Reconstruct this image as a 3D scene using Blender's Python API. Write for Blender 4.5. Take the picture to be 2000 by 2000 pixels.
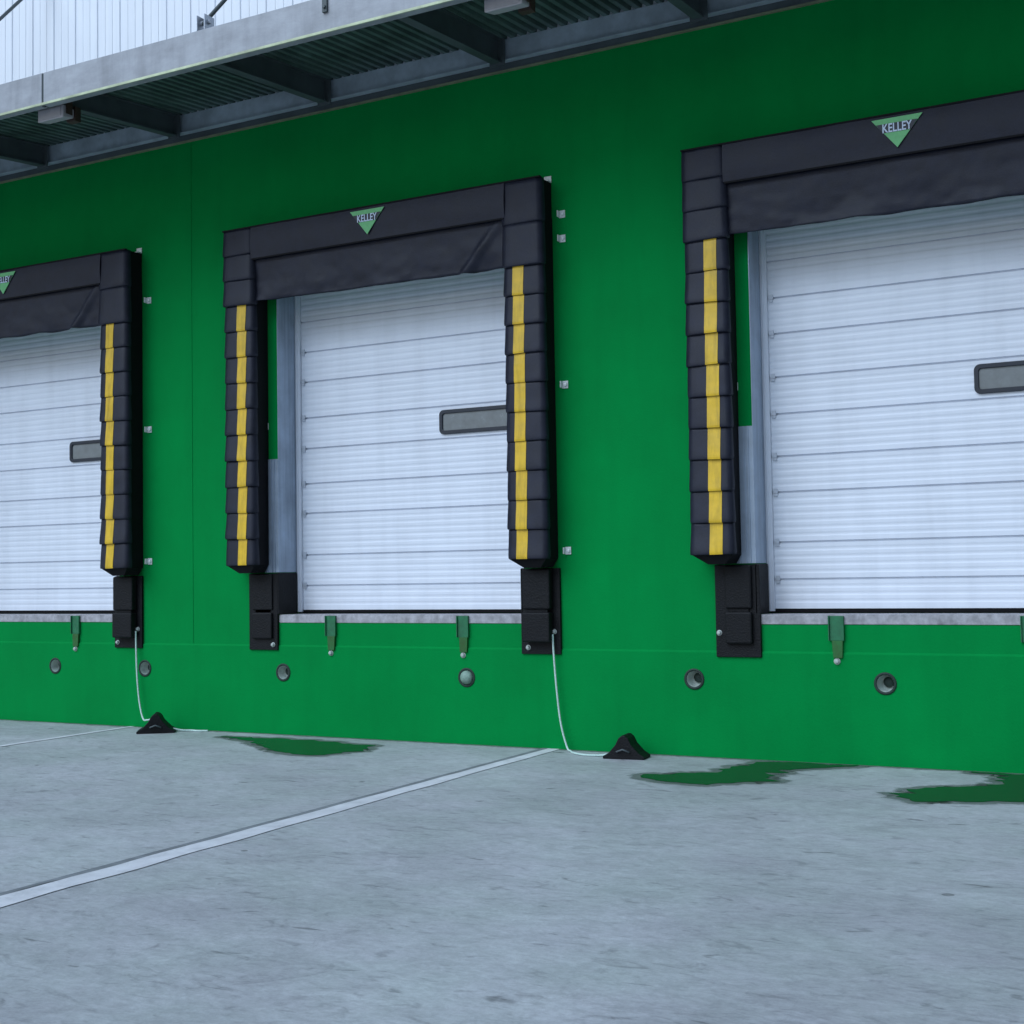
import bpy, bmesh, math, random
from mathutils import Vector, Matrix, noise
from mathutils.geometry import tessellate_polygon
random.seed(7)
S = bpy.context.scene
COL = S.collection
for o in list(bpy.data.objects): bpy.data.objects.remove(o)

# ------------------------------------------------------------ camera, sky, sun, exposure
cd = bpy.data.cameras.new('camera'); cam = bpy.data.objects.new('camera', cd); COL.objects.link(cam)
cd.sensor_width = 36; cd.lens = 36*2613.8/2000; cd.clip_end = 2000
_f = Vector((-0.47663838, 0.87783004, 0.04722586)); _r = Vector((0.87832656, 0.47778385, -0.01628049)); _u = Vector((0.03685526, -0.03371982, 0.99875155))
_m = Matrix((_r, _u, -_f)).transposed().to_4x4(); _m.translation = Vector((0, -10.1278, 1.46555)); cam.matrix_world = _m
S.camera = cam

SUN_EL, SUN_AZ = math.radians(46), math.radians(-155)       # bright thin overcast, brightest high up in front and a little to the left
w = bpy.data.worlds.new("World"); S.world = w; w.use_nodes = True
nt = w.node_tree; bg = nt.nodes['Background']
sky = nt.nodes.new('ShaderNodeTexSky'); sky.sky_type = 'NISHITA'; sky.sun_disc = False
sky.sun_elevation = SUN_EL; sky.sun_rotation = SUN_AZ
sky.air_density = 1.0; sky.dust_density = 2.0; sky.ozone_density = 1.0
nt.links.new(sky.outputs[0], bg.inputs[0]); bg.inputs[1].default_value = 0.05
sl = bpy.data.lights.new('sun', 'SUN'); so = bpy.data.objects.new('sun', sl); COL.objects.link(so)
sl.energy = 1.5; sl.angle = math.radians(55); sl.color = (.58, .77, 1)
sd = Vector((math.sin(SUN_AZ)*math.cos(SUN_EL), math.cos(SUN_AZ)*math.cos(SUN_EL), math.sin(SUN_EL)))
so.rotation_euler = sd.to_track_quat('Z', 'Y').to_euler(); so.location = (0, 30, 30)
S.view_settings.view_transform = 'Standard'; S.view_settings.look = 'None'
S.view_settings.gamma = 1; S.view_settings.exposure = 0.93

# ------------------------------------------------------------ materials
def lin(c):
    return tuple((x/12.92 if x <= .04045 else ((x+.055)/1.055)**2.4) for x in [v/255 for v in c])
def mat(name, col, rough=.6, metal=0, var=.12, scale=3.0, bump=0, bscale=40, spec=.5, col2=None, stretch=(1, 1, 1), rvar=.1, coat=0):
    m = bpy.data.materials.new(name); m.use_nodes = True
    n = m.node_tree.nodes; l = m.node_tree.links; b = n['Principled BSDF']
    tc = n.new('ShaderNodeTexCoord'); mp = n.new('ShaderNodeMapping'); mp.inputs['Scale'].default_value = stretch
    geo = n.new('ShaderNodeNewGeometry'); l.new(geo.outputs['Position'], mp.inputs[0])
    no = n.new('ShaderNodeTexNoise'); no.inputs['Scale'].default_value = scale; no.inputs['Detail'].default_value = 7; no.inputs['Roughness'].default_value = .62
    l.new(mp.outputs[0], no.inputs[0])
    rp = n.new('ShaderNodeValToRGB'); rp.color_ramp.elements[0].position = .3; rp.color_ramp.elements[1].position = .72
    c2 = col2 or tuple(x*(1-var) for x in col); c1 = tuple(min(1, x*(1+var*.6)) for x in col)
    rp.color_ramp.elements[0].color = (*c2, 1); rp.color_ramp.elements[1].color = (*c1, 1)
    l.new(no.outputs[0], rp.inputs[0]); l.new(rp.outputs[0], b.inputs['Base Color'])
    mr = n.new('ShaderNodeMapRange'); mr.inputs[3].default_value = max(.02, rough-rvar); mr.inputs[4].default_value = min(1, rough+rvar)
    l.new(no.outputs[0], mr.inputs[0]); l.new(mr.outputs[0], b.inputs['Roughness'])
    b.inputs['Metallic'].default_value = metal; b.inputs['Specular IOR Level'].default_value = spec
    b.inputs['Coat Weight'].default_value = coat
    if bump:
        n2 = n.new('ShaderNodeTexNoise'); n2.inputs['Scale'].default_value = bscale; n2.inputs['Detail'].default_value = 5
        l.new(mp.outputs[0], n2.inputs[0])
        bp = n.new('ShaderNodeBump'); bp.inputs['Strength'].default_value = bump; bp.inputs['Distance'].default_value = .01
        l.new(n2.outputs[0], bp.inputs['Height']); l.new(bp.outputs[0], b.inputs['Normal'])
    return m
def streaky(m, dark=.75, sc=(9, 9, .5), lo=.45, hi=.7):
    # rain streaks and grime that belong to the surface
    n = m.node_tree.nodes; l = m.node_tree.links; b = n['Principled BSDF']
    src = b.inputs['Base Color'].links[0].from_socket
    geo = n.new('ShaderNodeNewGeometry'); mp = n.new('ShaderNodeMapping'); mp.inputs['Scale'].default_value = sc
    l.new(geo.outputs['Position'], mp.inputs[0])
    no = n.new('ShaderNodeTexNoise'); no.inputs['Scale'].default_value = 1; no.inputs['Detail'].default_value = 6; no.inputs['Roughness'].default_value = .6
    l.new(mp.outputs[0], no.inputs[0])
    mr = n.new('ShaderNodeMapRange'); mr.inputs[1].default_value = lo; mr.inputs[2].default_value = hi; mr.inputs[3].default_value = 1; mr.inputs[4].default_value = dark
    l.new(no.outputs[0], mr.inputs[0])
    mx = n.new('ShaderNodeMix'); mx.data_type = 'RGBA'; mx.blend_type = 'MULTIPLY'; mx.inputs[0].default_value = 1
    l.new(src, mx.inputs[6]); l.new(mr.outputs[0], mx.inputs[7]); l.new(mx.outputs[2], b.inputs['Base Color'])
    return m

GREEN = (.0, .232, .047)
M = {}
M['green'] = streaky(mat('green_paint', GREEN, .75, var=.10, spec=.05, scale=1.2, bump=.15, bscale=60), .94, (5, 5, .6))
M['door'] = streaky(mat('white_door_steel', (.75, .79, .86), .42, var=.05, scale=2.0, stretch=(1, 1, 3)), .93, (6, 6, .5))
M['clad'] = streaky(mat('white_cladding', (.80, .83, .88), .5, var=.04, scale=1), .93, (10, 10, .3))
M['vinyl'] = mat('charcoal_vinyl', (.015, .017, .030), .5, var=.35, scale=9, spec=.3, bump=.12, bscale=90)
M['vinyl_dark'] = mat('black_foam_side', (.006, .006, .008), .75, var=.3, scale=8, spec=.2)
M['seam'] = mat('black_seam', (.004, .004, .005), .8, var=.1, spec=.2)
M['rubber'] = mat('black_rubber', (.0045, .005, .0065), .6, var=.4, scale=14, bump=.5, bscale=70, spec=.25)
M['yellow'] = streaky(mat('yellow_vinyl', (.72, .45, .012), .5, var=.15, scale=8), .7, (20, 20, 3))
M['galv'] = mat('galvanised_steel', (.42, .45, .50), .42, metal=.6, var=.25, scale=6, bump=.1)
M['jamb'] = streaky(mat('pale_jamb_steel', (.38, .46, .56), .4, metal=.3, var=.2, scale=4), .7, (16, 16, .8))
M['bolt'] = mat('bright_bolt_steel', (.46, .50, .47), .4, metal=.2, var=.15, scale=30)
M['fascia'] = streaky(mat('weathered_fascia', (.33, .345, .37), .55, metal=.2, var=.24, scale=3.5, stretch=(1, 1, 2), bump=.1), .8, (7, 7, 1.0))
M['ledger'] = mat('grey_channel_steel', (.42, .50, .56), .55, metal=.2, var=.3, scale=5)
M['beam'] = mat('dark_beam_steel', (.07, .09, .095), .6, var=.3, scale=4)
M['deck'] = mat('green_grey_deck', (.10, .16, .14), .5, metal=.2, var=.45, scale=3)
M['trim'] = mat('olive_trim', (.20, .22, .13), .6, var=.3, scale=6)
M['conc'] = streaky(mat('sill_concrete', (.40, .39, .41), .75, var=.35, scale=14, bump=.3), .6, (10, 10, 5))
M['cap'] = mat('dull_cap_plastic', (.22, .34, .27), .6, var=.45, scale=16)
M['pipe'] = mat('pale_pipe_plastic', (.50, .58, .52), .45, var=.3, scale=18)
M['pipe_dark'] = mat('dark_pipe_rim', (.012, .03, .022), .7, var=.3, scale=10)
M['brk'] = mat('bracket_green', (.008, .11, .02), .6, var=.5, scale=14, col2=(.02, .07, .006))
M['brktop'] = mat('bracket_steel', (.012, .15, .06), .5, var=.3, scale=20)
M['rope'] = mat('pale_rope', (.55, .72, .66), .7, var=.2, scale=60, bump=.6, bscale=200)
M['frame'] = mat('dark_window_frame', (.012, .018, .03), .45, var=.2, scale=10)
M['glass'] = mat('scuffed_acrylic_pane', (.20, .22, .225), .25, var=.18, scale=10, spec=.5)
M['lampbody'] = mat('pale_lamp_housing', (.42, .40, .42), .5, var=.15, scale=14)
M['lampdark'] = mat('brown_lamp_bracket', (.05, .03, .02), .6, var=.3, scale=10)
M['logo_green'] = mat('emblem_green', (.16, .52, .20), .5, var=.12, scale=30)
M['logo_light'] = mat('emblem_teal', (.20, .50, .36), .5, var=.1, scale=30)
M['logo_white'] = mat('emblem_white', (.62, .72, .86), .5, var=.05, scale=30)
M['sealant'] = streaky(mat('pale_joint_mortar', (.66, .67, .69), .8, var=.25, scale=6, bump=.3), .85, (3, 3, 3))
M['groove'] = mat('dark_joint_gap', (.20, .22, .23), .9, var=.3, scale=8)
M['hinge'] = mat('pale_hinge_steel', (.58, .62, .68), .45, metal=.2, var=.15, scale=20)
M['lug'] = mat('bright_lug_steel', (.72, .76, .75), .45, metal=.1, var=.2, scale=30)
M['lip'] = mat('pale_lichen_lip', (.50, .56, .36), .6, var=.4, scale=5)
M['roof'] = mat('grey_roof_sheet', (.3, .3, .3), .7)

def ground_mat():
    m = bpy.data.materials.new('worn_concrete'); m.use_nodes = True
    n = m.node_tree.nodes; l = m.node_tree.links; b = n['Principled BSDF']
    geo = n.new('ShaderNodeNewGeometry')
    def noi(sc, det=6, rough=.6, st=(1, 1, 1), dist=0, rot=0):
        mp = n.new('ShaderNodeMapping'); mp.inputs['Scale'].default_value = st; mp.inputs['Rotation'].default_value = (0, 0, rot); l.new(geo.outputs['Position'], mp.inputs[0])
        x = n.new('ShaderNodeTexNoise'); x.inputs['Scale'].default_value = sc; x.inputs['Detail'].default_value = det; x.inputs['Roughness'].default_value = rough; x.inputs['Distortion'].default_value = dist
        l.new(mp.outputs[0], x.inputs[0]); return x.outputs[0]
    def rng(s, a, c, d, e):
        r = n.new('ShaderNodeMapRange'); r.inputs[1].default_value = a; r.inputs[2].default_value = c; r.inputs[3].default_value = d; r.inputs[4].default_value = e
        l.new(s, r.inputs[0]); return r.outputs[0]
    def mul(a, c):
        x = n.new('ShaderNodeMath'); x.operation = 'MULTIPLY'; l.new(a, x.inputs[0]); l.new(c, x.inputs[1]); return x.outputs[0]
    v = rng(noi(.45, 6, .6, (1, 1, 1), .6), .32, .68, .84, 1.10)
    v = mul(v, rng(noi(2.6, 8, .7, (1, 1.5, 1), .8), .35, .7, 1.06, .82))
    v = mul(v, rng(noi(14, 6, .7, (1, 1.8, 1), .4, .5), .38, .72, 1.06, .78))
    v = mul(v, rng(noi(5, 3, .55, (1, 2.2, 1), 1.2, .5), .58, .74, 1, .70))       # worn patches
    v = mul(v, rng(noi(60, 3, .6), .3, .7, .93, 1.06))
    v = mul(v, rng(noi(3.3, 3, .5, (1, 3.2, 1), .8, -.4), .66, .74, 1, .5))
    v = mul(v, rng(noi(1.1, 8, .75, (1, 1.3, 1), 2.0), .60, .64, 1, .86))          # old damp marks with an edge        # isolated dark scuffs
    # drips and specks
    vo = n.new('ShaderNodeTexVoronoi'); vo.inputs['Scale'].default_value = 1.7; l.new(geo.outputs['Position'], vo.inputs[0])
    dsz = n.new('ShaderNodeSeparateColor'); l.new(vo.outputs['Color'], dsz.inputs[0])
    th = rng(dsz.outputs[0], .55, 1, 0, .055)
    lt = n.new('ShaderNodeMath'); lt.operation = 'LESS_THAN'; l.new(vo.outputs['Distance'], lt.inputs[0]); l.new(th, lt.inputs[1])
    v = mul(v, rng(lt.outputs[0], 0, 1, 1, .5))
    hue = noi(1.3, 4, .6)
    cr = n.new('ShaderNodeValToRGB'); cr.color_ramp.elements[0].position = .35; cr.color_ramp.elements[1].position = .66
    cr.color_ramp.elements[0].color = (.435, .445, .465, 1); cr.color_ramp.elements[1].color = (.41, .445, .44, 1)
    l.new(hue, cr.inputs[0])
    mx = n.new('ShaderNodeMix'); mx.data_type = 'RGBA'; mx.blend_type = 'MULTIPLY'; mx.inputs[0].default_value = 1
    l.new(cr.outputs[0], mx.inputs[6]); l.new(v, mx.inputs[7]); l.new(mx.outputs[2], b.inputs['Base Color'])
    b.inputs['Roughness'].default_value = .62; b.inputs['Specular IOR Level'].default_value = .35
    bp = n.new('ShaderNodeBump'); bp.inputs['Strength'].default_value = .35; bp.inputs['Distance'].default_value = .006
    l.new(noi(35, 6, .7), bp.inputs['Height']); l.new(bp.outputs[0], b.inputs['Normal'])
    return m
M['ground'] = ground_mat()
def water_mat():
    m = bpy.data.materials.new('shallow_water'); m.use_nodes = True
    n = m.node_tree.nodes; l = m.node_tree.links; b = n['Principled BSDF']
    b.inputs['Base Color'].default_value = (.018, .022, .018, 1); b.inputs['Roughness'].default_value = .1; b.inputs['IOR'].default_value = 1.33; b.inputs['Specular IOR Level'].default_value = .36
    no = n.new('ShaderNodeTexNoise'); no.inputs['Scale'].default_value = 7; g = n.new('ShaderNodeNewGeometry'); l.new(g.outputs['Position'], no.inputs[0])
    bp = n.new('ShaderNodeBump'); bp.inputs['Strength'].default_value = .12; bp.inputs['Distance'].default_value = .004
    l.new(no.outputs[0], bp.inputs['Height']); l.new(bp.outputs[0], b.inputs['Normal'])
    return m
M['water'] = water_mat()

# ------------------------------------------------------------ helpers
def obj(name, bm, m, parent=None, loc=None, smooth=False, bevel=0):
    bmesh.ops.recalc_face_normals(bm, faces=bm.faces)
    me = bpy.data.meshes.new(name); bm.to_mesh(me); bm.free()
    if smooth:
        for p in me.polygons: p.use_smooth = True
    o = bpy.data.objects.new(name, me); COL.objects.link(o); me.materials.append(m)
    if parent: o.parent = parent
    if loc: o.location = loc
    if bevel:
        b = o.modifiers.new('bevel', 'BEVEL'); b.width = bevel; b.segments = 2; b.limit_method = 'ANGLE'; b.angle_limit = math.radians(40)
    return o
def box(bm, x0, x1, y0, y1, z0, z1):
    v = [bm.verts.new((x, y, z)) for z in (z0, z1) for y in (y0, y1) for x in (x0, x1)]
    for f in ((0, 1, 3, 2), (4, 6, 7, 5), (0, 4, 5, 1), (2, 3, 7, 6), (0, 2, 6, 4), (1, 5, 7, 3)):
        bm.faces.new([v[i] for i in f])
    return v
def hexa(bm, b, t):   # bottom ring, top ring of 4
    vb = [bm.verts.new(p) for p in b]; vt = [bm.verts.new(p) for p in t]
    bm.faces.new(vb[::-1]); bm.faces.new(vt)
    for i in range(4): bm.faces.new((vb[i], vb[(i+1) % 4], vt[(i+1) % 4], vt[i]))
def tube(bm, pts, r, n=8):
    pts = [Vector(p) for p in pts]; rings = []
    for i, p in enumerate(pts):
        d = (pts[min(i+1, len(pts)-1)]-pts[max(i-1, 0)]).normalized()
        a = Vector((0, 0, 1)) if abs(d.z) < .9 else Vector((1, 0, 0))
        u = d.cross(a).normalized(); v = d.cross(u)
        rings.append([bm.verts.new(p+r*(math.cos(t)*u+math.sin(t)*v)) for t in [2*math.pi*k/n for k in range(n)]])
    for A, B in zip(rings, rings[1:]):
        for k in range(n): bm.faces.new((A[k], A[(k+1) % n], B[(k+1) % n], B[k]))
    bm.faces.new(rings[0][::-1]); bm.faces.new(rings[-1])
def ring_y(bm, prof, cx=0, cz=0, n=28):   # revolve (radius, y) profile round a y axis
    rings = []
    for r, y in prof:
        if r < 1e-5: rings.append([bm.verts.new((cx, y, cz))])
        else: rings.append([bm.verts.new((cx+r*math.cos(2*math.pi*k/n), y, cz+r*math.sin(2*math.pi*k/n))) for k in range(n)])
    for A, B in zip(rings, rings[1:]):
        for k in range(n):
            a = [A[k % len(A)], A[(k+1) % n % len(A)], B[(k+1) % n % len(B)], B[k % len(B)]]
            u = []
            for x in a:
                if x not in u: u.append(x)
            if len(u) >= 3: bm.faces.new(u)
def bolt(name, parent, x, y, z, r=.018, m=None):
    bm = bmesh.new(); ring_y(bm, [(r*1.35, y), (r*1.35, y-.004), (r, y-.005), (r, y-.018), (r*.7, y-.024), (0, y-.026)], x, z, 12)
    return obj(name, bm, m or M['bolt'], parent)
def empty(name, label, cat, loc, group=None):
    o = bpy.data.objects.new(name, None); COL.objects.link(o); o.location = loc; o.empty_display_size = .2
    return tag(o, label, cat, group)
def tag(o, label, cat, group=None):
    o['label'] = label; o['category'] = cat
    if group: o['group'] = group
    return o
def struct(o, label=None):
    o['kind'] = 'structure'
    if label: o['label'] = label
    return o
def copy_thing(root, loc, label):
    r = root.copy(); COL.objects.link(r); r.location = loc; r['label'] = label
    for ch in list(root.children):
        c = ch.copy(); COL.objects.link(c); c.parent = r
        for g in list(ch.children):
            d = g.copy(); COL.objects.link(d); d.parent = c
    return r
def grid_fill(outer, holes, y):
    polys = [[Vector((x, z, 0)) for x, z in outer]] + [[Vector((x, z, 0)) for x, z in h] for h in holes]
    tris = tessellate_polygon(polys); flat = [v for p in polys for v in p]
    return [(v.x, y, v.y) for v in flat], tris
def panel(bm, outer, holes, y):
    vs, ts = grid_fill(outer, holes, y); bv = [bm.verts.new(v) for v in vs]
    for t in ts:
        try: bm.faces.new([bv[i] for i in t])
        except ValueError: pass
def circle(cx, cz, r, n=28): return [(cx+r*math.cos(-2*math.pi*k/n), cz+r*math.sin(-2*math.pi*k/n)) for k in range(n)]

SP = 4.6947
DOORX = [-11.405, -6.710, -2.015]           # centres of the three doors
PIPES = [(-10.986, .594), (-9.725, .591), (-7.978, .585), (-5.969, .581), (-3.862, .615), (-2.354, .615)]
PR = .078
WX0, WX1 = -34., 16.; JX = -9.085; PZ = .844; WT = 6.14; OPW, OPB, OPT = 1.32, 1.05, 4.28; BACK = .36; TOP = 9.4

# ------------------------------------------------------------ ground
bm = bmesh.new(); v = [bm.verts.new(p) for p in ((-600, -600, 0), (600, -600, 0), (600, 600, 0), (-600, 600, 0))]; bm.faces.new(v)
struct(obj('ground', bm, M['ground']), 'worn pale grey concrete yard')
def strip(name, pts, z, m, label):
    bm = bmesh.new(); bm.faces.new([bm.verts.new((x, y, z)) for x, y in pts])
    return struct(obj(name, bm, m), label)
def wavy(x0, x1, y0, y1, w0, w1, n=60):
    L, R_ = [], []
    for i in range(n+1):
        t = i/n; y = y0+(y1-y0)*t; j = .006*noise.noise(Vector((y*3, x0, 0)))
        L.append((x0+(x1-x0)*t+j, y)); R_.append((x0+(x1-x0)*t+w0+(w1-w0)*t+.02*noise.noise(Vector((y*2.3, x0, 5))), y))
    return L+R_[::-1]
def strip_mesh(name, pts, z, m, label):
    n = len(pts)//2; bm = bmesh.new(); vs = [bm.verts.new((x, y, z)) for x, y in pts]
    for i in range(n-1): bm.faces.new((vs[i], vs[i+1], vs[2*n-2-i], vs[2*n-1-i]))
    return struct(obj(name, bm, m), label)
strip_mesh('joint_mortar', wavy(-5.185, -5.15, -.015, -9, .11, .21), .004, M['sealant'], 'pale mortar band along the near slab joint')
strip_mesh('joint_gap', wavy(-5.235, -5.20, -.015, -9, .048, .050), .0045, M['groove'], 'dark gap beside the near mortar band')
strip_mesh('joint_mortar', wavy(-9.93, -9.90, -.015, -9, .07, .15), .004, M['sealant'], 'thin pale joint line in the slab at far left')
strip_mesh('joint_mortar', wavy(-.42, -.40, -.015, -9, .1, .16), .004, M['sealant'], None)
PUD = [[(-8.454, -0.323), (-8.237, -0.324), (-7.93, -0.332), (-7.496, -0.287), (-7.139, -0.308), (-6.9, -0.332), (-6.608, -0.48), (-6.601, -0.833), (-6.769, -1.104), (-7.094, -1.096), (-7.477, -0.892), (-7.846, -0.58), (-8.204, -0.436)],
[(-3.92, -1.177), (-3.873, -1.024), (-3.667, -0.94), (-3.428, -0.733), (-3.366, -0.34), (-3.302, -0.106), (-3.088, -0.081), (-2.712, -0.05), (-2.482, -0.06), (-2.67, -0.175), (-2.849, -0.36), (-2.998, -0.503), (-3.029, -0.889), (-2.855, -0.994), (-3.101, -1.121), (-3.298, -1.301), (-3.592, -1.324)],
[(-2.011, -1.399), (-1.946, -0.975), (-1.783, -0.791), (-1.475, -0.663), (-1.486, -0.3), (-1.571, -0.12), (-1.794, -.05), (-1.553, -.03), (-1.414, -.025), (-1.143, -.025), (-0.901, -0.05), (-0.705, -0.523), (-0.818, -0.998), (-1.237, -1.237), (-1.666, -1.419), (-1.842, -1.473)]]
PUDF = []
for P, lb in zip(PUD, ('shallow puddle at the wall foot under the middle door', 'crooked shallow puddle left of the right door', 'wide shallow puddle at the right edge')):
    for _ in range(3):
        P = [q for a, b in zip(P, P[1:]+P[:1]) for q in ((a[0]*.75+b[0]*.25, a[1]*.75+b[1]*.25), (a[0]*.25+b[0]*.75, a[1]*.25+b[1]*.75))]
    Q = []
    for a, b in zip(P, P[1:]+P[:1]):
        L = math.hypot(b[0]-a[0], b[1]-a[1]); k = max(1, int(L/.025))
        Q += [(a[0]+(b[0]-a[0])*i/k, a[1]+(b[1]-a[1])*i/k) for i in range(k)]
    P = [(x+.13*noise.noise(Vector((x*3, y*11, 1)))+.05*noise.noise(Vector((x*7, y*25, 4))), min(-.02, y+.07*noise.noise(Vector((x*5, y*5, 3)))+.04*noise.noise(Vector((x*14, y*14, 8))))) for x, y in Q]
    PUDF.append(P)
    bm = bmesh.new(); vs = [bm.verts.new((x, y, .004)) for x, y in P]
    for t in tessellate_polygon([[v.co.copy() for v in vs]]):
        try: bm.faces.new([vs[i] for i in t])
        except ValueError: pass
    struct(obj('puddle', bm, M['water']), lb)

def damp_mat():
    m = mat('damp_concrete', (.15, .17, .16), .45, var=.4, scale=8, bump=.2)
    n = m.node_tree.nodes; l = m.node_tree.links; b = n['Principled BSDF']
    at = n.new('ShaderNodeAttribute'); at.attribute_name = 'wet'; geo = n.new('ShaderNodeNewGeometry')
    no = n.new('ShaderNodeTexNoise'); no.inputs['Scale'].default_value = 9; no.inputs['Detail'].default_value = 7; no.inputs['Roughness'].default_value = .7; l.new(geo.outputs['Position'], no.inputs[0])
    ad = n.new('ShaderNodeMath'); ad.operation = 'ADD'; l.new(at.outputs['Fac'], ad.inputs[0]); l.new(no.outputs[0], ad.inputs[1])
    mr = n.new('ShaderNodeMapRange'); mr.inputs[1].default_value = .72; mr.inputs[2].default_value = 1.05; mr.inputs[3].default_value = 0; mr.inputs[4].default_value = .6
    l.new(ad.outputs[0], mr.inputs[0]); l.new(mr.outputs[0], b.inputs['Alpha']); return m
M['damp'] = damp_mat()
def damp(P, wd, label):
    # a ring of damp concrete that fades outward from the outline
    bm = bmesh.new(); ly = bm.verts.layers.float.new('wet'); c = sum((Vector(p) for p in P), Vector((0, 0)))/len(P); n = len(P); rings = []
    for k, wv in ((-.5, 1), (0, 1), (.5, .5), (1, 0)):
        R_ = []
        for i, p in enumerate(P):
            d = Vector(P[(i+1) % n])-Vector(P[i-1]); nn = Vector((d.y, -d.x)).normalized()
            q = Vector(p)+nn*SGN*wd*k; v = bm.verts.new((q.x, min(-.016, q.y), .0022)); v[ly] = wv; R_.append(v)
        rings.append(R_)
    for A, B in zip(rings, rings[1:]):
        for i in range(n): bm.faces.new((A[i], A[(i+1) % n], B[(i+1) % n], B[i]))
    return struct(obj('damp_patch', bm, M['damp']), label)
for P, lb in zip(PUDF, ('damp edge of the puddle under the middle door', 'damp edge of the crooked puddle', 'damp edge of the puddle at the right edge')):
    area = sum(a[0]*b[1]-b[0]*a[1] for a, b in zip(P, P[1:]+P[:1])); SGN = 1 if area > 0 else -1
    damp(P, .13, lb)
bm = bmesh.new(); ly = bm.verts.layers.float.new('wet'); A = []  # band along the wall foot, darkest at the wall and fading outward
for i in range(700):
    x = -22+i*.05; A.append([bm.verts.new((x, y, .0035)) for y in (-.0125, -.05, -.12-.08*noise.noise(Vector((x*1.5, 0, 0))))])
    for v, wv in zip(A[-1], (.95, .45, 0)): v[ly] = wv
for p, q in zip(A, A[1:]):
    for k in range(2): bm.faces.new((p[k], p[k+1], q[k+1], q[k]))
struct(obj('wall_foot_band', bm, M['damp']), 'dark band on the concrete, fading out from the wall foot')

# ------------------------------------------------------------ warehouse
WH = empty('warehouse', 'long green warehouse wall with white ribbed cladding above and three white loading doors', 'building', (0, 0, 0))
def rect(x0, x1, z0, z1): return [(x0, z0), (x1, z0), (x1, z1), (x0, z1)]
bm = bmesh.new()
g = .014
panel(bm, rect(WX0, JX-g, PZ, WT), [rect(DOORX[0]-OPW, DOORX[0]+OPW, OPB, OPT)], 0)
panel(bm, rect(JX+g, WX1, PZ, WT), [rect(c-OPW, c+OPW, OPB, OPT) for c in DOORX[1:]], 0)
for x in (JX-g, JX+g):
    bm.faces.new([bm.verts.new(p) for p in ((x, 0, PZ), (x, .004, PZ), (x, .004, WT), (x, 0, WT))])
bm.faces.new([bm.verts.new(p) for p in ((JX-g, .004, PZ), (JX+g, .004, PZ), (JX+g, .004, WT), (JX-g, .004, WT))])
for c in DOORX:   # opening reveals
    a, b = c-OPW, c+OPW
    for q in (((a, 0, OPB), (a, BACK, OPB), (a, BACK, OPT), (a, 0, OPT)), ((b, 0, OPB), (b, BACK, OPB), (b, BACK, OPT), (b, 0, OPT)),
              ((a, 0, OPT), (b, 0, OPT), (b, BACK, OPT), (a, BACK, OPT)), ((a, 0, OPB), (b, 0, OPB), (b, BACK, OPB), (a, BACK, OPB))):
        bm.faces.new([bm.verts.new(p) for p in q])
box(bm, WX0, WX1, .5, 20, 0, TOP)  # unseen solid block added behind the doors to stop light leaking through
obj('wall', bm, M['green'], WH)
bm = bmesh.new()
panel(bm, rect(WX0, WX1, 0, PZ-.016), [circle(x, z, PR) for x, z in PIPES], -.012)
bm.faces.new([bm.verts.new(p) for p in ((WX0, -.012, PZ-.016), (WX1, -.012, PZ-.016), (WX1, 0, PZ), (WX0, 0, PZ))])
obj('plinth', bm, M['green'], WH)
# white ribbed cladding above the canopy
bm = bmesh.new(); x = WX0; prof = []
while x < WX1:
    prof += [(x, -.035), (x+.085, -.035), (x+.090, -.031), (x+.098, -.031), (x+.103, -.035), (x+.185, -.035), (x+.190, -.030), (x+.200, -.030), (x+.205, -.035), (x+.29, -.035), (x+.296, -.022), (x+.312, -.022), (x+.318, -.035)]
    x += .32
prof2 = []
for i, p in enumerate(prof):
    if not prof2 or p[0]-prof2[-1][0] > 1e-4: prof2.append(p)
A = [bm.verts.new((x, y, WT)) for x, y in prof2]; B = [bm.verts.new((x, y, TOP)) for x, y in prof2]
for i in range(len(A)-1): bm.faces.new((A[i], A[i+1], B[i+1], B[i]))
obj('upper_cladding', bm, M['clad'], WH)
bm = bmesh.new(); box(bm, WX0-.2, WX1+.2, -.2, 20.2, TOP, TOP+.2); obj('roof', bm, M['roof'], WH)

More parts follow.
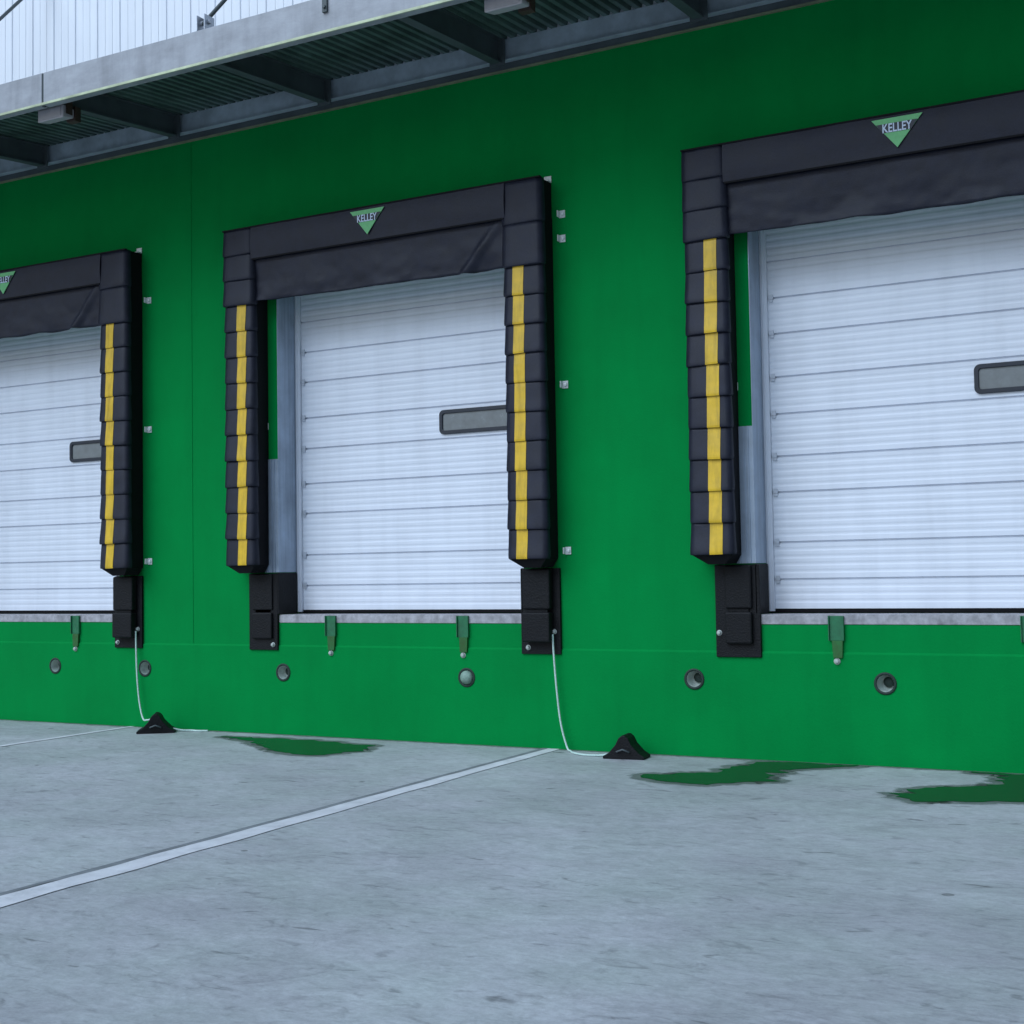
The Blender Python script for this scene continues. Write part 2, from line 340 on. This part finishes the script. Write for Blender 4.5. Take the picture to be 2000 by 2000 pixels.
JOINTS = [3.664, 3.372, 3.021, 2.723, 2.382, 2.095, 1.693, 1.398]
DB, DT, DY = 1.165, 4.36, .30
def make_door():
    # ribbed sectional door, local x = 0 at its centre line
    zs = [(DB, 0)]
    levels = [DB]+sorted(JOINTS)+[3.96, DT]
    for a, b in zip(levels, levels[1:]):
        n = max(1, round((b-a)/.056)); st = (b-a)/n
        for i in range(n):
            z0 = a+i*st
            if i: zs += [(z0-.014, 0), (z0-.002, .0026), (z0+.008, .0026), (z0+.022, 0)]
        if b in JOINTS or b == 3.96: zs += [(b-.009, 0), (b-.006, .022), (b+.005, .022), (b+.009, 0)]
    zs += [(DT, 0)]
    bm = bmesh.new(); rows = [[bm.verts.new((x, DY+d, z)) for x in (-1.285, 1.285)] for z, d in zs]
    for r, s in zip(rows, rows[1:]): bm.faces.new((r[0], r[1], s[1], s[0]))
    d = obj('loading_door', bm, M['door'], WH)
    bm = bmesh.new(); box(bm, -1.30, 1.30, DY-.006, DY+.03, 1.136, DB); obj('bottom_seal', bm, M['seam'], d)
    for s in (-1, 1):
        bm = bmesh.new(); a, b = sorted((s*1.322, s*1.262)); box(bm, a, b, DY-.030, DY-.004, 1.145, DT)
        a, b = sorted((s*1.300, s*1.288)); box(bm, a, b, DY-.040, DY-.030, 1.145, DT)
        obj('side_track', bm, M['door'], d, bevel=.003)
    for z in sorted(JOINTS):
        for s in (-1, 1):
            bm = bmesh.new(); box(bm, s*1.235-.016, s*1.235+.016, DY-.012, DY-.001, z-.030, z+.030); box(bm, s*1.235-.020, s*1.235+.020, DY-.017, DY-.012, z-.008, z+.008)
            obj('hinge', bm, M['hinge'], d)
    # rounded window
    x0, x1, z0, z1 = .315, 1.10, 2.762, 2.985
    def rr(x0, x1, z0, z1, r, n=5):
        P = []
        for cx, cz, a0 in ((x1-r, z0+r, -90), (x1-r, z1-r, 0), (x0+r, z1-r, 90), (x0+r, z0+r, 180)):
            for k in range(n+1):
                t = math.radians(a0+90*k/n); P.append((cx+r*math.cos(t), cz+r*math.sin(t)))
        return P
    O = rr(x0, x1, z0, z1, .045); I = rr(x0+.034, x1-.034, z0+.034, z1-.034, .022); bm = bmesh.new(); n = len(O)
    L = [[bm.verts.new((x, y, z)) for x, z in P] for P, y in ((O, DY+.02), (O, DY-.022), (I, DY-.022), (I, DY+.02))]
    for A, B in zip(L, L[1:]):
        for k in range(n): bm.faces.new((A[k], A[(k+1) % n], B[(k+1) % n], B[k]))
    obj('window_frame', bm, M['frame'], d, bevel=.004)
    bm = bmesh.new(); bm.faces.new([bm.verts.new((x, DY-.008, z)) for x, z in rr(x0+.02, x1-.02, z0+.02, z1-.02, .02)])
    obj('window_pane', bm, M['glass'], d)
    return d
door = make_door()
for i, c in enumerate(DOORX):
    if i == 0: d = door
    else:
        d = door.copy(); COL.objects.link(d); d.parent = WH
        for ch in list(door.children): e = ch.copy(); COL.objects.link(e); e.parent = d
    d.location = (c, 0, 0)
for c in DOORX:
    bm = bmesh.new(); box(bm, c-OPW+.004, c+OPW-.004, -.006, BACK, 1.052, 1.128); obj('door_sill', bm, M['conc'], WH, bevel=.004)
    for s in (-1, 1):
        # steel angle lining the opening, bare metal low on the wall face, black guard at the foot
        bm = bmesh.new(); xe = c+s*OPW
        a, b = sorted((xe, xe-s*.006)); box(bm, a, b, -.004, DY-.035, 1.53, OPT-.01)
        obj('jamb_lining', bm, M['jamb'], WH)
        bm = bmesh.new(); a, b = sorted((xe-s*.006, xe+s*.16)); box(bm, a, b, -.012, -.004, 1.53, 2.61)
        for k in (.03, .065, .11): a, b = sorted((xe+s*k, xe+s*(k+.010))); box(bm, a, b, -.020, -.012, 1.53, 2.61)
        obj('jamb_plate', bm, M['jamb'], WH)
        bm = bmesh.new(); a, b = sorted((xe+s*.001, xe-s*.018)); box(bm, a, b, -.03, DY-.042, 1.132, 1.525)
        obj('jamb_guard', bm, M['rubber'], WH, bevel=.006)

# ------------------------------------------------------------ canopy
CAN = empty('canopy', 'steel canopy over the loading doors with weathered grey fascia and ribbed deck', 'canopy', (0, 0, 6))
CAN.location = (0, 0, 0)
CY = -1.80; CX0, CX1 = -30., 14.
bm = bmesh.new()
def deckz(y): return 6.135+(y/CY)*(-.17)
x = CX0; P = []
while x < CX1: P += [(x, 0), (x+.042, 0), (x+.052, .036), (x+.088, .036)]; x += .098
rows = [[bm.verts.new((a, y, deckz(y)+h)) for a, h in P] for y in (-.02, CY+.01)]
for i in range(len(P)-1): bm.faces.new((rows[0][i], rows[0][i+1], rows[1][i+1], rows[1][i]))
obj('deck', bm, M['deck'], CAN)
joints = [-9.19+k*7.44 for k in range(-2, 4)]
edges = [CX0]+[j for j in joints if CX0 < j < CX1]+[CX1]
for a, b in zip(edges, edges[1:]):   # fascia channels butted end to end
    bm = bmesh.new(); box(bm, a+.012, b-.012, CY-.012, CY, 5.712, 5.992); box(bm, a+.012, b-.012, CY-.022, CY+.06, 5.700, 5.712); box(bm, a+.012, b-.012, CY, CY+.06, 5.992, 6.0)
    obj('fascia', bm, M['fascia'], CAN, bevel=.003)
for j in joints:
    bm = bmesh.new(); box(bm, j-.012, j+.012, CY-.004, CY+.02, 5.69, 5.99); obj('fascia_splice', bm, M['beam'], CAN)
bm = bmesh.new(); box(bm, CX0, CX1, CY-.034, CY-.0225, 5.694, 5.714); obj('drip_edge', bm, M['lip'], CAN)
bm = bmesh.new(); box(bm, CX0, CX1, -.06, -.045, 5.93, 6.13); box(bm, CX0, CX1, -.10, -.06, 5.93, 5.938); box(bm, CX0, CX1, -.045, 0, 5.945, 5.97); obj('wall_channel', bm, M['ledger'], CAN)
bm = bmesh.new(); box(bm, CX0, CX1, -.022, 0, 5.862, 5.880); obj('wall_trim', bm, M['trim'], CAN)
bm = bmesh.new(); box(bm, CX0, CX1, -.006, 0, 5.881, 5.944); obj('gap_shade_strip', bm, M['beam'], CAN)  # dark strip in place of the open gap above the trim, shade as colour
BEAMS = [-9.22+1.853*k for k in range(-6, 9)]
for bx in BEAMS:
    bm = bmesh.new()
    for x0, x1, zt, zb in ((bx-.006, bx+.006, 0, .215), (bx-.045, bx+.045, 0, .010), (bx-.045, bx+.045, .205, .218)):
        y0, y1 = -.102, CY+.002
        hexa(bm, [(x0, y0, deckz(y0)-zb), (x1, y0, deckz(y0)-zb), (x1, y1, deckz(y1)-zb), (x0, y1, deckz(y1)-zb)],
             [(x0, y0, deckz(y0)-zt), (x1, y0, deckz(y0)-zt), (x1, y1, deckz(y1)-zt), (x0, y1, deckz(y1)-zt)])
    box(bm, bx-.075, bx+.075, -.112, -.1025, 5.885, 6.12)
    obj('beam', bm, M['beam'], CAN)
for bx in BEAMS[1::2]:
    bm = bmesh.new(); tube(bm, [(bx, CY+.03, 6.06), (bx, CY+.03+1.75, 6.06+1.75*1.13)], .017, 10); obj('tie_rod', bm, M['beam'], CAN, smooth=True)
    bm = bmesh.new(); box(bm, bx-.05, bx-.04, CY+.0, CY+.12, 6.0, 6.13); box(bm, bx+.03, bx+.04, CY+.0, CY+.12, 6.0, 6.13); tube(bm, [(bx-.07, CY+.05, 6.075), (bx+.06, CY+.05, 6.075)], .02, 8)
    obj('rod_bracket', bm, M['galv'], CAN, bevel=.002)
bm = bmesh.new(); box(bm, -6.115, -6.07, CY-.03, CY-.013, 5.86, 5.985); box(bm, -6.12, -6.065, CY-.03, CY+.05, 6.001, 6.012); tube(bm, [(-6.09, CY-.03, 5.9), (-6.09, CY-.045, 5.9)], .014, 8)
obj('fascia_clip', bm, M['beam'], CAN, bevel=.002)

def floodlight(x, label):
    t = empty('floodlight', label, 'floodlight', (x, -1.62, 5.68), 'floodlights under the canopy edge')
    bm = bmesh.new(); hexa(bm, [(-.16, -.05, -.06), (.16, -.05, -.06), (.15, .09, -.03), (-.15, .09, -.03)], [(-.16, -.05, .06), (.16, -.05, .06), (.15, .09, .05), (-.15, .09, .05)])
    obj('housing', bm, M['lampbody'], t, bevel=.01)
    bm = bmesh.new(); box(bm, -.135, .135, -.056, -.051, -.042, .042); obj('lens', bm, M['lampbody'], t, bevel=.002)
    bm = bmesh.new(); box(bm, .165, .173, -.02, .05, -.02, .30); box(bm, -.173, -.165, -.02, .05, -.02, .30); box(bm, -.173, .173, -.02, .05, .295, .303)
    box(bm, .05, .16, .095, .16, -.05, .08); obj('bracket', bm, M['lampdark'], t)
    return t
floodlight(-9.25, 'pale boxy floodlight hanging under the canopy fascia at upper left, beside the fascia joint')
floodlight(-4.60, 'pale floodlight under the canopy deck at the very top edge, above the middle door')

# ------------------------------------------------------------ dock shelters
FY = -.253
def pleats(bm, x0, x1, zt, zb, n, y0, flare, depth, sx=.006, seed=0, stripe=None):
    # overlapping soft flaps; each bulges towards its rounded lower edge. Returns the front profile for the stripe.
    rnd = random.Random(seed); h = (zt-zb)/n; out = []
    T = [0, .12, .3, .5, .7, .85, .93, .975, 1]
    for i in range(n):
        a = zt-i*h+.010; b = zt-(i+1)*h; f = flare*rnd.uniform(.8, 1.3); tl = rnd.uniform(-.004, .004); sag = rnd.uniform(-.005, .005)
        eL, eR = rnd.uniform(-.003, .006), rnd.uniform(-.003, .006)
        def front(u, t, f=f, tl=tl, k=seed*7+i):
            rnd_in = max(0, (t-.90)/.10)**2*.004
            return y0+.003-(f+.003)*t+rnd_in-.004*math.sin(math.pi*u)+tl*(1-2*u)*t+.005*noise.noise(Vector((u*2.2, t*1.7+k, k)))
        rows = []
        for t in T:
            z = a+(b-a)*t; c = max(0, (t-.86)/.14)**3*.008
            xl = x0-(sx*.4+eL)*t+c*.5; xr = x1+(sx*2.6+eR)*t-c
            P = [(xl, y0+depth, z)]
            for j in range(9):
                u = j/8; e = (.012 if j in (0, 8) else 0)
                P.append((xl+(xr-xl)*u, front(u, t)+e, z+(sag*(2*u-1) if t > .5 else 0)))
            P.append((xr, y0+depth, z)); rows.append([bm.verts.new(p) for p in P])
        for A, B in zip(rows, rows[1:]):
            for j in range(len(A)-1): bm.faces.new((A[j], A[j+1], B[j+1], B[j]))
        bm.faces.new(rows[-1]); bm.faces.new(rows[0][::-1])
        out.append((a, b, front, sag))
    return out
def soft_sheet(bm, x0, x1, z0, z1, y, nx, nz, fn):
    G = [[bm.verts.new((x0+(x1-x0)*i/nx, y+fn(i/nx, j/nz), z0+(z1-z0)*j/nz)) for i in range(nx+1)] for j in range(nz+1)]
    for j in range(nz):
        for i in range(nx): bm.faces.new((G[j][i], G[j][i+1], G[j+1][i+1], G[j+1][i]))
    return G
def shelter(c, label, seed):
    t = empty('dock_shelter', label, 'dock shelter', (c-.052, 0, 0), 'padded shelters round the loading doors')
    W = 1.718; lw = .355; H0, H1 = 4.505, 4.815
    # head beam cushion
    bm = bmesh.new()
    G = soft_sheet(bm, -W+lw-.01, W-lw+.01, H0, H1-.012, FY, 60, 6, lambda u, v: -.010*math.sin(math.pi*v)+.006*noise.noise(Vector((u*7+seed, v*2, 0))))
    obj('head_pad', bm, M['vinyl'], t, smooth=True)
    bm = bmesh.new(); box(bm, -W+.02, W-.02, FY+.012, -.003, H0+.005, H1-.004); box(bm, -W+lw, W-lw, FY-.004, FY+.012, H0-.014, H0); box(bm, -W, W, FY-.006, FY+.03, H1-.014, H1)
    obj('head_core', bm, M['vinyl_dark'], t)
    # hanging curtain with folds
    def folds(u, v):
        p = Vector((u*6+seed*3.1, v*1.6, seed))
        a = .026*noise.noise(p*1.0)+.012*noise.noise(p*2.7+Vector((0, u*2, 0)))+.006*noise.noise(p*6)
        d = (u*3.1-2.62)-(v*.42)                   # diagonal crease near the right corner
        a += -.05*math.exp(-(d/.06)**2)*(1 if u > .8 else 0)
        return a*(1-v*.8)+.02*(1-v)
    bm = bmesh.new()
    zb = 4.085
    G = soft_sheet(bm, -W+lw-.012, W-lw+.012, zb, H0+.01, FY+.045, 110, 16, folds)
    for i, vtx in enumerate(G[0]): vtx.co.z += .014*noise.noise(Vector((i*.09, seed, 2)))+.02*(1-(i/110))**2
    o = obj('head_curtain', bm, M['vinyl'], t, smooth=True)
    sdf = o.modifiers.new('thick', 'SOLIDIFY'); sdf.thickness = .006
    for s in (-1, 1):
        x0, x1 = sorted((s*W, s*(W-lw-(.018 if s > 0 else 0))))
        # smooth corner cushions
        bm = bmesh.new(); E = pleats(bm, x0, x1, H1-.015, 4.075, 3 if s < 0 else 2, FY+.002, .012, .07, .004, seed*10+s)
        obj('corner_pad', bm, M['vinyl'], t, smooth=True)
        bm = bmesh.new(); E = pleats(bm, x0+.006, x1-.006, 4.075, 1.60, 10, FY+.016, .017, .06, .004, seed*20+s)
        obj('side_pad', bm, M['vinyl'], t, smooth=True)
        # yellow guide stripe sewn on, one patch per pleat
        ys0 = x0+.168 if s < 0 else x0+.094
        ys1 = ys0+.104
        bm = bmesh.new(); rnd = random.Random(seed+s)
        for (a, b, front, sag) in E:
            dx = rnd.uniform(-.003, .003); rows = []
            for tt in [.035, .2, .4, .6, .8, .88, .94, 1.0]:
                z = a+(b-a)*tt
                us = [(x+dx-x0)/lw for x in (ys0, (ys0+ys1)/2, ys1)]
                rows.append([bm.verts.new((x0+u*lw, front(u, tt)-.004, z+(sag*(2*u-1) if tt > .5 else 0))) for u in us]+[bm.verts.new((x0+u*lw, front(u, tt)+.002, z+(sag*(2*u-1) if tt > .5 else 0))) for u in us[::-1]])
            for A, B in zip(rows, rows[1:]):
                for j in range(6): bm.faces.new((A[j], A[(j+1) % 6], B[(j+1) % 6], B[j]))
            bm.faces.new(rows[0]); bm.faces.new(rows[-1][::-1])
        obj('guide_stripe', bm, M['yellow'], t)
        bm = bmesh.new(); box(bm, x0+.015, x1-.015, FY+.07, -.004, 1.60, H0+.004)
        hexa(bm, [(x0+.13, FY+.06, 1.525), (x1-.09, FY+.06, 1.525), (x1-.05, -.03, 1.53), (x0+.09, -.03, 1.53)],
             [(x0+.012, FY+.022, 1.60), (x1-.012, FY+.022, 1.60), (x1-.012, -.02, 1.60), (x0+.012, -.02, 1.60)])
        obj('side_core', bm, M['vinyl_dark'], t)
    def lug(x, z, s=1):
        bm = bmesh.new(); box(bm, x-.028, x+.028, -.010, -.002, z-.032, z+.032); box(bm, x-.028, x-.020, -.052, -.010, z-.028, z+.028)
        ring_y(bm, [(.017, -.010), (.017, -.024), (0, -.028)], x+.006, z, 10)
        obj('mounting_lug', bm, M['lug'], t, bevel=.002)
    for z in ((4.53,) if seed == 2 else ())+(4.32, 3.0 if seed == 1 else 3.07, 1.665): lug(W+.080, z)
    for z in (2.93, 1.665): lug(-W+lw-.04, z)
    bm = bmesh.new(); box(bm, W-.085, W-.015, -.012, -.004, H1+.001, H1+.060); box(bm, W-.085, W-.015, -.07, -.012, H1+.001, H1+.010); obj('mounting_lug', bm, M['lug'], t, bevel=.002)
    # emblem: light band over a point-down triangle, with lettering
    ez = 4.775; yb = FY-.020
    bm = bmesh.new(); pts = [(-.185, ez), (.185, ez), (0, ez-.225)]
    hexa_pts = [bm.verts.new((x-.025, yb, z)) for x, z in pts]; back = [bm.verts.new((x-.025, yb+.004, z)) for x, z in pts]
    bm.faces.new(hexa_pts); bm.faces.new(back[::-1])
    for k in range(3): bm.faces.new((hexa_pts[k], hexa_pts[(k+1) % 3], back[(k+1) % 3], back[k]))
    e = obj('emblem', bm, M['logo_green'], t)
    bm = bmesh.new(); bm.faces.new([bm.verts.new((x-.025, yb-.002, z)) for x, z in ((-.150, ez-.040), (.150, ez-.040), (.100, ez-.108), (-.100, ez-.108))])
    obj('emblem_band', bm, M['frame'], e)
    cu = bpy.data.curves.new('lettering', 'FONT'); cu.body = 'KELLEY'; cu.size = .092; cu.align_x = 'CENTER'; cu.extrude = .0; cu.offset = .0016
    tmp = bpy.data.objects.new('tmp', cu); COL.objects.link(tmp); bpy.context.view_layer.update()
    me = bpy.data.meshes.new_from_object(tmp.evaluated_get(bpy.context.evaluated_depsgraph_get())); bpy.data.objects.remove(tmp)
    me.materials.clear(); me.materials.append(M['logo_white']); lo = bpy.data.objects.new('lettering', me); COL.objects.link(lo)
    lo.rotation_euler = (math.pi/2, 0, 0); lo.location = (-.025, yb-.005, ez-.106); lo.scale = (.72, 1, 1); lo.parent = e
    return t
shelter(DOORX[0], 'black padded dock shelter round the left loading door, cut off by the left edge', 1)
shelter(DOORX[1], 'black padded dock shelter with yellow stripes round the middle loading door, fully in view', 2)
shelter(DOORX[2], 'black padded dock shelter round the right loading door, cut off by the right edge', 3)

# ------------------------------------------------------------ dock bumpers
def bumper(x0, x1, label, bolts, depth=.12, bx=(.05, .06)):
    t = empty('dock_bumper', label, 'dock bumper', ((x0+x1)/2, 0, .79), 'rubber bumpers below the shelters')
    h = (x1-x0)/2; zo = -.79
    bm = bmesh.new(); box(bm, -h, h, -.030, -.002, .795+zo, 1.52+zo); obj('back_plate', bm, M['rubber'], t, bevel=.004)
    for a, b, d in ((1.175, 1.515, depth-.012), (.90, 1.150, depth)):
        bm = bmesh.new(); box(bm, -h+bx[0], h-bx[1], -d, -.030, a+zo, b+zo)
        obj('rubber_block', bm, M['rubber'], t, bevel=.014)
    bm = bmesh.new(); box(bm, -h+bx[0]+.03, h-bx[1]-.03, -depth+.03, -.030, 1.151+zo, 1.174+zo); obj('spacer', bm, M['rubber'], t)
    for x, z in bolts: bolt('bolt', t, x-(x0+x1)/2, -.030, z+zo, .017)
    return t
bumper(DOORX[0]+1.283, DOORX[0]+1.655, 'black rubber dock bumper below the left door shelter, rope tied to its bolt', [(-9.80, .985), (-10.075, .85)])
bumper(DOORX[1]-1.66, DOORX[1]-1.32, 'black rubber dock bumper at the left foot of the middle door', [(-8.08, .845)], .06, (.05, .05))
bumper(DOORX[1]+1.298, DOORX[1]+1.672, 'black rubber dock bumper at the right foot of the middle door, rope hanging from it', [(-5.095, .985), (-5.345, .85)])
bumper(DOORX[2]-1.65, DOORX[2]-1.283, 'black rubber dock bumper at the left foot of the right door', [(-3.635, .985)], .07, (.09, .06))

# ------------------------------------------------------------ brackets under the door sills
def sill_bracket():
    t = empty('sill_bracket', '', 'bracket', (0, 0, .78), 'brackets under the door sills')
    zo = -.78
    bm = bmesh.new(); box(bm, -.060, -.052, -.030, -.007, .93+zo, 1.118+zo); box(bm, .052, .060, -.030, -.007, .93+zo, 1.118+zo); box(bm, -.052, .052, -.014, -.007, .93+zo, 1.118+zo)
    obj('channel', bm, M['brktop'], t, bevel=.002)
    bm = bmesh.new(); hexa(bm, [(-.025, -.030, .80+zo), (.045, -.030, .80+zo), (.045, -.013, .80+zo), (-.025, -.013, .80+zo)], [(-.035, -.026, .93+zo), (.050, -.026, .93+zo), (.050, -.008, .93+zo), (-.035, -.008, .93+zo)])
    obj('foot', bm, M['brk'], t, bevel=.003)
    bolt('bolt', t, 0, -.013, .775+zo, .019)
    return t
sb = sill_bracket(); sb.location = (-10.69, 0, .78); sb['label'] = 'small green bracket under the sill of the left loading door'
for x, lb in ((-7.42, 'small green bracket under the left part of the middle door sill'), (-6.0, 'small green bracket with bolt under the middle door sill, just above a round pipe end'),
              (-2.71, 'small green bracket under the right door sill, pale steel channel at its top'), (-1.33, 'small green bracket under the right door sill, cut by the right edge')):
    copy_thing(sb, (x, 0, .78), lb)

# ------------------------------------------------------------ round pipe ends in the plinth
def pipe_end(x, z, label, capped=False):
    t = empty('pipe_end', label, 'pipe', (x, -.012, z), 'round pipe ends low in the green wall')
    bm = bmesh.new(); ring_y(bm, [(PR+.006, .0), (PR+.006, -.006), (PR-.010, -.007), (PR-.014, 0), (PR-.014, .004)]); obj('rim', bm, M['pipe_dark'], t, smooth=True)
    bm = bmesh.new()
    if capped: ring_y(bm, [(PR-.018, .012), (PR-.018, -.012), (PR-.026, -.024), (PR-.045, -.036), (0, -.044)])
    else: ring_y(bm, [(PR-.015, -.004), (PR-.015, .040), (PR-.02, .075), (PR-.035, .09), (0, .095)])
    obj('cap' if capped else 'sleeve', bm, M['cap'] if capped else M['pipe'], t, smooth=True)
    if not capped:
        bm = bmesh.new(); ring_y(bm, [(.040, .0945), (.040, .070), (.030, .060), (0, .056)], .010, .006); obj('shade_disc', bm, M['pipe_dark'], t, smooth=True)  # dark disc set off-centre, standing in for the shade deep inside the pipe
    return t
L = ['round pipe end farthest left, below the sill of the left door', 'round pipe end behind the left hanging rope', 'round pipe end low right of the middle door left bumper',
     'domed pale pipe cap below the middle door sill bracket', 'round pipe end in the plain wall left of the right door bumper', 'round pipe end below the right loading door, rightmost of all']
for i, (x, z) in enumerate(PIPES): pipe_end(x, z, L[i], i == 3)

# ------------------------------------------------------------ wheel chocks and ropes
def chock(loc, rot, label, w=.34, h=.185, d=.20):
    t = empty('wheel_chock', label, 'wheel chock', loc, 'rubber wheel chocks at the wall foot'); t.rotation_euler = (0, 0, rot)
    P = [(-w/2, 0), (w/2, 0), (w/2, .02), (w*.36, .05), (w*.19, .112), (.04, h-.022), (.012, h), (-.012, h), (-.04, h-.022), (-w*.19, .112), (-w*.35, .05), (-w/2, .02)]
    bm = bmesh.new()
    A = [bm.verts.new((x, -d/2, z)) for x, z in P]; B = [bm.verts.new((x, d/2, z)) for x, z in P]
    bm.faces.new(A); bm.faces.new(B[::-1])
    for i in range(len(P)): bm.faces.new((A[i], A[(i+1) % len(P)], B[(i+1) % len(P)], B[i]))
    obj('body', bm, M['rubber'], t, bevel=.006)
    bm = bmesh.new(); tube(bm, [(-.05, -d/2+.005, .055), (-.05, -d/2-.018, .06), (.0, -d/2-.026, .08), (.05, -d/2-.018, .06), (.05, -d/2+.005, .055)], .007, 8); obj('handle', bm, M['beam'], t, smooth=True)
    return t
chock((-4.345, -.28, .001), math.radians(8), 'black triangular rubber wheel chock on the ground right of the middle door')
chock((-9.30, -.30, .001), math.radians(38), 'black rubber wheel chock at the foot of the left hanging rope', .36, .185, .24)
def smooth_path(P, n=10):
    P = [Vector(p) for p in P]; out = []
    for i in range(len(P)-1):
        a, b, c, d = P[max(i-1, 0)], P[i], P[i+1], P[min(i+2, len(P)-1)]
        for k in range(n):
            t = k/n; out.append(.5*((2*b)+(c-a)*t+(2*a-5*b+4*c-d)*t*t+(3*b-a-3*c+d)*t**3))
    return out+[P[-1]]
def rope(P, label):
    bm = bmesh.new(); tube(bm, smooth_path(P), .0085, 8); tag(obj('rope', bm, M['rope'], smooth=True), label, 'rope', 'ropes tying chocks to bumpers')
rope([(-5.095, -.062, .965), (-5.088, -.064, .80), (-5.065, -.066, .5), (-5.03, -.068, .22), (-4.97, -.08, .03), (-4.91, -.14, .010), (-4.83, -.24, .010), (-4.70, -.31, .010), (-4.56, -.30, .012), (-4.48, -.29, .03)],
     'thin pale rope hanging from the middle door right bumper down to its chock')
rope([(-9.80, -.062, .965), (-9.795, -.064, .80), (-9.78, -.066, .5), (-9.74, -.075, .25), (-9.66, -.11, .10), (-9.52, -.2, .10), (-9.36, -.28, .125)],
     'thin pale rope hanging from the left door bumper down to its chock')
bm = bmesh.new(); tube(bm, smooth_path([(-9.18, -.2, .03), (-9.10, -.16, .012), (-9.02, -.12, .010), (-8.93, -.13, .010), (-8.84, -.09, .010)]), .0095, 8)
tag(obj('rope_end', bm, M['rope'], smooth=True), 'short loose pale rope end on the ground right of the left chock', 'rope')
